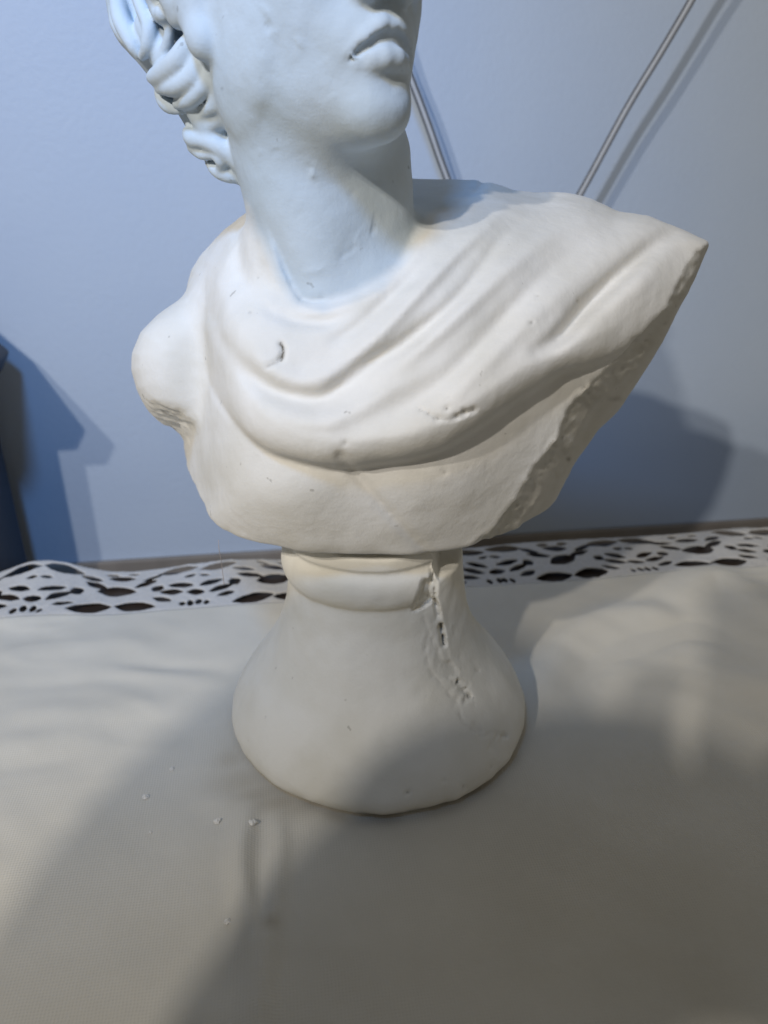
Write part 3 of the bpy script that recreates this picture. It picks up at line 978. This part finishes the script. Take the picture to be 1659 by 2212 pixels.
def foot_fields(P):
    u, v, s = proj(P)
    nv = np.where(P[:, 1] < PC[1] + 0.02, 1.0, 0.0)
    dep = np.zeros(len(P)); dr = np.zeros(len(P))
    rag = np.clip(0.45 + 1.3 * vnoise(P, .0024, 77) + .5 * vnoise(P, .0011, 78), 0, 1.4)
    jit = 3.0 * vnoise(P, .004, 79)
    for a, b, r, d, g in FOOT_PITS:
        k = np.exp(-((u - a) ** 2 + (v - b) ** 2) / (r * 1.25) ** 2)
        dep += d * k * rag; dr = np.maximum(dr, g * k * rag)
    for p, d, w, g in FOOT_CR:
        dist = np.abs(seg_dist2d(u, v, [tuple(x) for x in p]) + 0.6 * jit)
        k = np.exp(-(dist / w) ** 2) * np.clip(rag + .35, 0, 1)
        dep += d * k; dr = np.maximum(dr, g * k)
    # flaking paint beside the seam
    fl = np.exp(-((u - seam_u(v) + 6) / 26) ** 2) * np.clip((1640 - v) / 60, 0, 1) * np.clip((v - 1330) / 40, 0, 1)
    fk = np.clip((vnoise(P, .008, 86) + .5 * vnoise(P, .003, 87) - .05) * 9, 0, 1)
    dep += .0010 * fl * fk; dr = np.maximum(dr, .30 * fl * fk)
    c = poly_sdf(u, v, CHIP) + jit
    dep += 0.0040 * np.clip(-c / 5, 0, 1)
    return dep * nv, dr * nv, u, v

def sdf_foot(P):
    q = P[:, :2] - PC
    z = P[:, 2]
    lean = np.clip(z, 0, .13) * -0.03
    r = np.sqrt((q[:, 0] - lean) ** 2 + (q[:, 1] * 1.0) ** 2)
    z2 = z - 0.02 * (-q[:, 0]) * 0 
    R1 = np.interp(z2, prz, PRR); R2 = np.interp(z2, prz, PRR2)
    u, v, _ = proj(P)
    dep = np.zeros(len(P))
    m = np.abs(r - R1) < .012
    dep[m] = foot_fields(P[m])[0]
    side = np.clip((u - seam_u(v) + 7 * vnoise(P, .009, 75) + 3 * vnoise(P, .003, 76)) / 5.0, 0, 1)
    back = np.clip((q[:, 1] - 0.01) / 0.006, 0, 1)
    side = np.maximum(side, back)
    RR = R1 + (R2 - R1) * side
    wob = vnoise(P, .02, 71) * .0007 + vnoise(P, .006, 72) * .00025
    low = np.clip((.012 - z) / .012, 0, 1)
    wob += low * (vnoise(P, .007, 73) * .0012)
    f = (r - RR - wob + dep) * 0.75
    f = smax(f, -z - 0.0002, .0025)
    top = z - (0.1228 - 0.03 * q[:, 0] + vnoise(P, .006, 74) * .0006 - 0.016 * side * np.clip((u - 925) / 20, 0, 1))
    return smax(f, top, .0015)

Vf, Qf = sculpt(sdf_foot, (-0.09, 0.262, -0.006), (0.086, 0.442, 0.132), VOX * 0.9)
dep_, drf, uf, vf = foot_fields(Vf)
zf = Vf[:, 2]
ang = np.arctan2(Vf[:, 1] - PC[1], Vf[:, 0] - PC[0])
rim = np.clip((.0085 - zf) / .006, 0, 1) * np.clip(vnoise(Vf, .009, 81) * 1.2 + .5, 0, 1) * 0.95
drf = np.maximum(drf, rim)
grv = np.clip(1 - np.abs(zf - .1145) / .0022, 0, 1) * np.clip(vnoise(Vf, .012, 82) + .4, 0, 1) * .3 * (uf < 930)
drf = np.maximum(drf, grv)
foot = mesh_obj("round_foot", Vf - BO, Qf, M['plaster_foot'], bust, None, {"dirt": drf})
foot["label"] = "round flared foot with a chipped mould seam"

# ------------------------------------------------------------------ tablecloth and its lace border (in the table's own frame)
LW = 0.063                                    # width of the lace
def to_table(x, y):                            # table frame -> world xy
    c, sn = math.cos(TILT), math.sin(TILT)
    return x * c - y * sn, EDGE_Y + x * sn + y * c
def from_world(X, Y):
    c, sn = math.cos(TILT), math.sin(TILT)
    return X * c + (Y - EDGE_Y) * sn, -X * sn + (Y - EDGE_Y) * c
def on_table(u, v, z=0.0):                     # a spot of the drawn view on the table plane
    d = SF + np.array((1.0, 0, 0)) * ((u - 829.5) / SK) + SU * ((1106.0 - v) / SK)
    p = S0 + d * ((z - S0[2]) / d[2])
    return from_world(p[0], p[1])

FOLDS = []
def cloth_fold(pts, amp, wid):
    p = [on_table(u, v) for u, v in pts]
    FOLDS.append((spline(p, 5), amp * (0.6 if pts[0][0] < 300 else 0.85), wid))
# the pressed crease running to the viewer
cloth_fold([(548, 1740), (528, 1800), (520, 1880), (540, 1990), (552, 2080), (545, 2240)], 0.0060, 0.0055)
cloth_fold([(600, 1750), (604, 1850), (590, 1950), (575, 2100), (568, 2240)], 0.0045, 0.0045)
cloth_fold([(568, 1760), (562, 1880), (566, 2000), (560, 2240)], -0.0022, 0.005)
# waves on the right, behind
cloth_fold([(1180, 1480), (1210, 1400), (1270, 1350), (1360, 1320), (1470, 1330)], 0.005, 0.012)
cloth_fold([(1230, 1520), (1290, 1430), (1400, 1380), (1520, 1360), (1659, 1400)], -0.004, 0.012)
cloth_fold([(1440, 1300), (1530, 1245), (1600, 1270), (1680, 1330)], 0.007, 0.016)
cloth_fold([(1330, 1300), (1420, 1290), (1500, 1350), (1620, 1420)], -0.003, 0.012)
cloth_fold([(1500, 1430), (1580, 1470), (1700, 1480)], 0.004, 0.016)
# waves on the left
cloth_fold([(-30, 1340), (60, 1345), (120, 1330), (200, 1310)], 0.004, 0.010)
cloth_fold([(-30, 1420), (120, 1405), (260, 1390), (330, 1395)], 0.0028, 0.010)
cloth_fold([(250, 1430), (330, 1438), (440, 1440), (495, 1455)], -0.0026, 0.006)
cloth_fold([(260, 1450), (350, 1458), (480, 1478)], 0.0020, 0.007)
cloth_fold([(-30, 1480), (100, 1480), (240, 1470), (320, 1480)], -0.0020, 0.007)
cloth_fold([(-40, 1560), (80, 1540), (220, 1540), (340, 1520)], 0.0028, 0.010)
cloth_fold([(-40, 1620), (80, 1600), (160, 1590)], 0.0028, 0.009)
cloth_fold([(-40, 1660), (60, 1650), (160, 1640)], -0.0018, 0.007)
cloth_fold([(250, 1500), (310, 1520), (350, 1545)], 0.0016, 0.006)

def cloth_height(x, y):
    X, Y = to_table(x, y)
    z = np.zeros_like(x)
    for p, a, w in FOLDS:
        lo = p.min(0) - 3 * w; hi = p.max(0) + 3 * w
        m = (x > lo[0]) & (x < hi[0]) & (y > lo[1]) & (y < hi[1])
        if m.any():
            n = len(p)
            d, t = seg_dist2d(x[m], y[m], [tuple(q) for q in p], list(np.sin(np.pi * np.clip(np.linspace(0.08, 0.92, n), 0, 1)) ** 0.7))
            z[m] += a * t * np.exp(-(d / w) ** 2)
    z += 0.0011 * noise2(x, y * 1.6, .05, 91) + 0.0005 * noise2(x * 1.3 + y, y, .021, 92)
    z += 0.0009 * (1 - np.abs(noise2(x * .7 + y * .3, y * 1.5, .032, 93))) ** 4 * np.clip(noise2(x, y, .09, 94) + .5, 0, 1)
    r = np.sqrt((X - PC[0]) ** 2 + (Y - PC[1]) ** 2)
    keep = np.clip((r - 0.080) / 0.025, 0, 1); keep = keep * keep * (3 - 2 * keep)
    return np.maximum(z * keep, -0.0022)

def edge_lift(x, y):
    """the border does not lie flat: a turned up wave at its left end, slight waves elsewhere"""
    k = np.clip((y + LW * 1.15) / (LW * 1.1), 0, 1)
    z = 0.011 * np.exp(-((x + 0.262 - 0.05 * (y + .03)) / 0.030) ** 2) * k
    z += 0.0016 * np.sin(x * 46 + 1.0) * k * np.exp(-((x + .1) / .35) ** 2)
    return z

tcl = empty("tablecloth", (0, EDGE_Y, 0), TILT)
tag(tcl, "white cotton tablecloth with a lace border along its far edge", "tablecloth")
xs = np.arange(-0.600, 0.6001, 0.0025); ys = np.arange(-0.780, -LW + 0.0011, 0.0025)
XG, YG = np.meshgrid(xs, ys, indexing='ij')
ZG = cloth_height(XG, YG) + edge_lift(XG, YG)
nx, ny = XG.shape
I = np.arange(nx * ny).reshape(nx, ny)
Qc = np.stack([I[:-1, :-1], I[1:, :-1], I[1:, 1:], I[:-1, 1:]], -1).reshape(-1, 4)
Vc = np.stack([XG, YG, ZG], -1).reshape(-1, 3)
stain = np.zeros(nx * ny)
def cloth_stain(u, v, r, a, asp=1.0):
    global stain
    sx, sy = on_table(u, v)
    stain = np.maximum(stain, a * np.exp(-(((Vc[:, 0] - sx) / asp) ** 2 + (Vc[:, 1] - sy) ** 2) / r ** 2))
for a in [(520, 1690, .010, .32, 1.6), (560, 1715, .008, .38, 1.8), (600, 1735, .007, .45, 2.0), (497, 1640, .008, .30), (586, 2003, .0035, .45), (1530, 2140, .018, .12), (640, 1745, .008, .30, 2.0)]:
    cloth_stain(*a)
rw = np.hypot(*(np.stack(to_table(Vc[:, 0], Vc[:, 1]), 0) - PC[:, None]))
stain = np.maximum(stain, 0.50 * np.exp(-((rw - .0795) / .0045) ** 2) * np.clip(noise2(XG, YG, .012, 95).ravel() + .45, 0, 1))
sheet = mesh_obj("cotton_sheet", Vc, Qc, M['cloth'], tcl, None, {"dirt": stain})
so = sheet.modifiers.new("thickness", 'SOLIDIFY'); so.thickness = 0.0012; so.offset = -1

# lace: a flat thread fabric with real holes
PER = 0.113
def lens(s, t, cs, ct, ln, wd, ang):
    ca, sa = math.cos(ang), math.sin(ang)
    a = (s - cs) * ca + (t - ct) * sa
    b = -(s - cs) * sa + (t - ct) * ca
    x = np.clip(np.abs(a) / (ln / 2), 0, 1.5)
    return np.abs(b) - (wd / 2) * np.clip(1 - x ** 2.2, -1.5, 1)
CELL = [(-.130, .13, .235, .16, .06), (.130, .13, .235, .16, -.06), (.370, .87, .235, .135, .05), (.630, .87, .235, .135, -.05),
        (.0, .50, .21, .20, 0), (.155, .640, .150, .085, .45), (.195, .770, .135, .075, .42), (-.155, .640, .150, .085, -.45), (-.195, .770, .135, .075, -.42), (.0, .80, .16, .10, 0), (-.07, .91, .08, .05, 0), (.07, .91, .08, .05, 0),
        (.395, .52, .150, .085, -.42), (.345, .385, .150, .090, -.40), (.605, .52, .150, .085, .42), (.655, .385, .150, .090, .40), (.300, .245, .12, .080, -.35), (.700, .245, .12, .080, .35),
        (.425, .11, .034, .085, 0), (.475, .125, .036, .10, 0), (.525, .125, .036, .10, 0), (.575, .11, .034, .085, 0), (.5, .33, .11, .10, 0), (.46, .70, .07, .05, .2), (.54, .70, .07, .05, -.2),
        (.255, .50, .075, .11, 1.0), (.745, .50, .075, .11, -1.0)]
hstep = 0.0008
ls = np.arange(-0.50, 0.50, hstep); lt = np.arange(-0.0016, LW + 0.0017, hstep); ln_ = np.arange(-0.0016, 0.00161, hstep * 0.8)
LS, LT = np.meshgrid(ls, lt, indexing='ij')
hole = np.full(LS.shape, 1.0)
wob1 = noise2(LS, LT, .006, 101) * .0006 + noise2(LS, LT, .0022, 102) * .0004
rl = np.random.default_rng(5)
for k in range(int(-0.5 / PER) - 1, int(0.5 / PER) + 2):
    for (cs, ct, l_, w2, an) in CELL:
        c_s = (k + .22 + cs + rl.normal(0, .006)) * PER
        c_t = (ct + rl.normal(0, .008)) * LW
        m = np.abs(LS[:, 0] - c_s) < 0.02
        if not m.any():
            continue
        fl = lens(LS[m], LT[m], c_s, c_t, l_ * 1.14 * PER * rl.uniform(.93, 1.07), w2 * 1.22 * LW * rl.uniform(.9, 1.1), an + rl.normal(0, .13))
        hole[m] = np.minimum(hole[m], fl)
hole = hole + wob1
out = np.maximum(-LT + 0.0, LT - LW + 0.0004 * np.sin(LS * 1900))
F2 = np.maximum(out, -hole)
F3 = np.maximum(F2[:, :, None] , np.abs(ln_)[None, None, :] - 0.00075) * 1.0
F3 = smax(np.repeat(F2[:, :, None], len(ln_), 2), np.repeat(np.repeat((np.abs(ln_) - 0.00075)[None, None, :], F2.shape[0], 0), F2.shape[1], 1), .0008)
Vl, Ql = surface_nets(F3, np.zeros(3), 1.0)
Vl = np.stack([ls[0] + Vl[:, 0] * hstep, lt[0] + Vl[:, 1] * hstep - LW, ln_[0] + Vl[:, 2] * hstep * 0.8], 1)
Vl[:, 2] += cloth_height(Vl[:, 0], Vl[:, 1]) + edge_lift(Vl[:, 0], Vl[:, 1]) - 0.0004 + 0.0002 * vnoise(Vl, .004, 103)
lace = mesh_obj("lace_border", Vl, Ql, M['lace'], tcl)
lace["label"] = "openwork lace border with leaf-shaped holes"

# ------------------------------------------------------------------ plaster crumbs on the cloth
def crumb(u, v, r, seed):
    bm = bmesh.new()
    bmesh.ops.create_icosphere(bm, subdivisions=2, radius=r)
    rg = random.Random(seed)
    ph = [rg.uniform(0, 6) for _ in range(6)]
    for w3 in bm.verts:
        n = w3.co.normalized()
        w3.co *= 1 + .28 * math.sin(3 * n.x + ph[0]) * math.sin(4 * n.y + ph[1]) + .22 * math.sin(7 * n.z + 5 * n.x + ph[2])
        w3.co.z *= 0.7
    me = bpy.data.meshes.new("plaster_crumb"); bm.to_mesh(me); bm.free()
    me.materials.append(M['plaster'])
    o = bpy.data.objects.new("plaster_crumb", me); C.objects.link(o)
    x, y = on_table(u, v)
    z = float(cloth_height(np.array([x]), np.array([y]))[0])
    X, Y = to_table(x, y)
    o.location = (X, Y, z + r * 0.25)
    return o
CR = [(315, 1725, .0016, "tiny white plaster crumb farthest left of the crumbs on the cloth"),
      (371, 1663, .0011, "tiny white plaster crumb nearest the table's far side, left of the foot"),
      (469, 1776, .0016, "tiny white plaster crumb midway between the left crumb and the cloth crease"),
      (546, 1787, .0017, "small white plaster crumb lying on the cloth crease just below the foot"),
      (492, 1994, .0014, "tiny white plaster crumb nearest the viewer, in the shadow left of the crease"),
      (325, 1800, .0008, "tiniest white plaster crumb, just below the leftmost crumb")]
for i, (u, v, r, lb) in enumerate(CR):
    tag(crumb(u, v, r, i), lb, "crumb", "plaster crumbs scattered on the tablecloth")

# ------------------------------------------------------------------ cord loop in front of the wall
def tube(name, pts, rad, mat, parent=None, n=10):
    pts = np.asarray(pts, float)
    T = np.gradient(pts, axis=0); T /= np.linalg.norm(T, axis=1)[:, None]
    ref = np.array((0.0, 1.0, 0.0))
    V = []
    for p, t in zip(pts, T):
        a = np.cross(t, ref); a /= np.linalg.norm(a); b = np.cross(t, a)
        for k in range(n):
            th = 2 * math.pi * k / n
            V.append(p + (rad[0] if isinstance(rad, tuple) else rad) * math.cos(th) * a + (rad[1] if isinstance(rad, tuple) else rad) * math.sin(th) * b)
    Q = []
    for i in range(len(pts) - 1):
        for k in range(n):
            Q.append((i * n + k, i * n + (k + 1) % n, (i + 1) * n + (k + 1) % n, (i + 1) * n + k))
    return mesh_obj(name, np.array(V), np.array(Q)[:, ::-1], mat, parent)

def wall_y(X): return WALL_Y + X * math.tan(TILT)
def at_gap(u, v, gap):
    """the spot of the drawn view that lies gap in front of the wall"""
    Y = WALL_Y
    for _ in range(8):
        Y = wall_y(at(u, v, Y)[0]) - gap
    return at(u, v, Y)
LOOP = [(1585, -160, .050), (1535, -75, .048), (1491, 5, .046), (1428, 112, .045), (1353, 236, .043), (1257, 412, .040), (1180, 540, .035), (1100, 600, .03), (1020, 520, .03), (962, 375, .034), (925, 270, .036), (893, 185, .038), (850, 80, .04), (790, -80, .05)]
lp = spline([at_gap(*p) for p in LOOP], 8)
Tn = np.gradient(lp, axis=0); Tn /= np.linalg.norm(Tn, axis=1)[:, None]
sd = np.cross(Tn, (0.0, 1.0, 0.0)); sd /= np.linalg.norm(sd, axis=1)[:, None]
cord_o = np.array(lp[len(lp) // 2])
cord = empty("twin_cord", tuple(cord_o))
tag(cord, "pale twin-wire cord hanging in a loop before the blue wall behind the bust", "cord")
for sg in (-1, 1):
    tube("wire", lp - cord_o + sd * sg * .0022, .0008, M['cable'], cord)
tube("web", lp - cord_o, (.0015, .0004), M['cable_web'], cord)

# ------------------------------------------------------------------ thread hanging from the lower edge of the torso
th = spline([at(472, 1166, .330), at(473, 1185, .326), at(478, 1215, .328), at(484, 1262, .330)], 6)
t_o = th[0].copy()
thread = tube("loose_thread", th - t_o, .00015, M['thread'], None, 6)
thread.location = t_o
tag(thread, "thin pale loose thread hanging from the bust's lower left edge", "thread")

# ------------------------------------------------------------------ dark slant-topped desk, added at the left to cast the wall shadow
desk = empty("shadow_caster_desk", (-0.322, .575, -0.75), TILT)
tag(desk, "dark navy slant-topped desk added at the left edge to shade the wall", "desk")
def prism(name, prof, y0, y1, mat, parent):
    bm = bmesh.new()
    a_ = [bm.verts.new((x, y0, z)) for x, z in prof]; b_ = [bm.verts.new((x, y1, z)) for x, z in prof]
    bm.faces.new(a_); bm.faces.new(b_[::-1])
    for i in range(len(prof)):
        k = (i + 1) % len(prof)
        bm.faces.new((a_[k], a_[i], b_[i], b_[k]))
    bmesh.ops.recalc_face_normals(bm, faces=bm.faces[:])
    bmesh.ops.bevel(bm, geom=bm.edges[:], offset=.003, segments=2, affect='EDGES', profile=.6)
    me = bpy.data.meshes.new(name); bm.to_mesh(me); bm.free(); me.materials.append(mat)
    o = bpy.data.objects.new(name, me); C.objects.link(o); o.parent = parent
    return o
prism("carcass", [(-.40, .02), (0, .02), (0, .875), (-.40, .875)], -.03, .05, M['cabinet'], desk)
prism("slant_lid", [(-.40, .8755), (.012, .8755), (.022, .893), (-.085, 1.01), (-.40, 1.03)], -.04, .052, M['cabinet'], desk)
prism("plinth", [(-.39, 0), (-.012, 0), (-.012, .0195), (-.39, .0195)], -.02, .045, M['cabinet'], desk)

# ------------------------------------------------------------------ the photographer, seated before the table, behind the view
def sdf_person(P):
    f = chain(P, [(-.10, -.66, -.06), (-.10, -.54, .06), (-.11, -.42, .20), (-.12, -.33, .29)], [.15, .14, .135, .10], .08)
    f = smin(f, chain(P, [(-.31, -.29, .25), (-.20, -.27, .31), (-.10, -.28, .345), (.02, -.28, .355), (.13, -.27, .31)], [.060, .066, .070, .070, .062], .03), .05)
    f = smin(f, chain(P, [(-.08, -.34, .24), (.10, -.31, .24)], [.12, .11]), .05)
    f = smin(f, chain(P, [(-.19, -.25, .33), (-.205, -.19, .345)], [.058, .052]), .03)
    f = smin(f, ell(P, (-.214, -.155, .366), (.086, .098, .092)), .02)
    f = smin(f, ell(P, (-.20, -.058, .35), (.016, .022, .02)), .02)
    for sx, sh, el in ((-1, (-.30, -.28, .25), (-.135, -.145, .275)), (1, (.12, -.27, .27), (.19, -.10, .13))):
        wr = (sx * .078, -.040, .245)
        f = smin(f, chain(P, [sh, el], [.062, .048]), .04)
        f = smin(f, chain(P, [el, wr], [.056, .034]), .02)
        f = smin(f, chain(P, [wr, (sx * .064, -.034, .285)], [.028, .024]), .02)
        for k in range(4):
            z = .325 - .021 * k
            f = smin(f, chain(P, [(sx * .062, -.034, z - .02), (sx * .066, -.010, z), (sx * .048, -.008, z)], [.010, .009, .008]), .006)
        f = smin(f, chain(P, [(sx * .060, -.040, .265), (sx * .050, -.060, .29), (sx * .030, -.056, .305)], [.012, .011, .009]), .008)
        lx = -.10 + sx * .09
        f = smin(f, chain(P, [(lx, -.66, -.08), (lx, -.60, -.40), (lx, -.66, -.70), (lx, -.56, -.72)], [.095, .07, .05, .035], .02), .05)
    return f
Vp, Qp = sculpt(sdf_person, (-.42, -.86, -.78), (.34, .06, .56), .012, fine=True, iters=2)
po = np.array((-0.10, -0.62, -0.75))
person = mesh_obj("person", Vp - po, Qp, M['dark_cloth'])
person.location = po
tag(person, "person in dark clothes bending over the table, both hands holding up a phone", "person")
ph_ = box("phone", (-.038, -.004, -.040), (.038, .004, .120), M['black'], None, .003)
ph_.location = (0, -.034, .262); ph_.rotation_euler = (-R(25), 0, 0)
tag(ph_, "black phone held up in both hands behind the view", "phone")
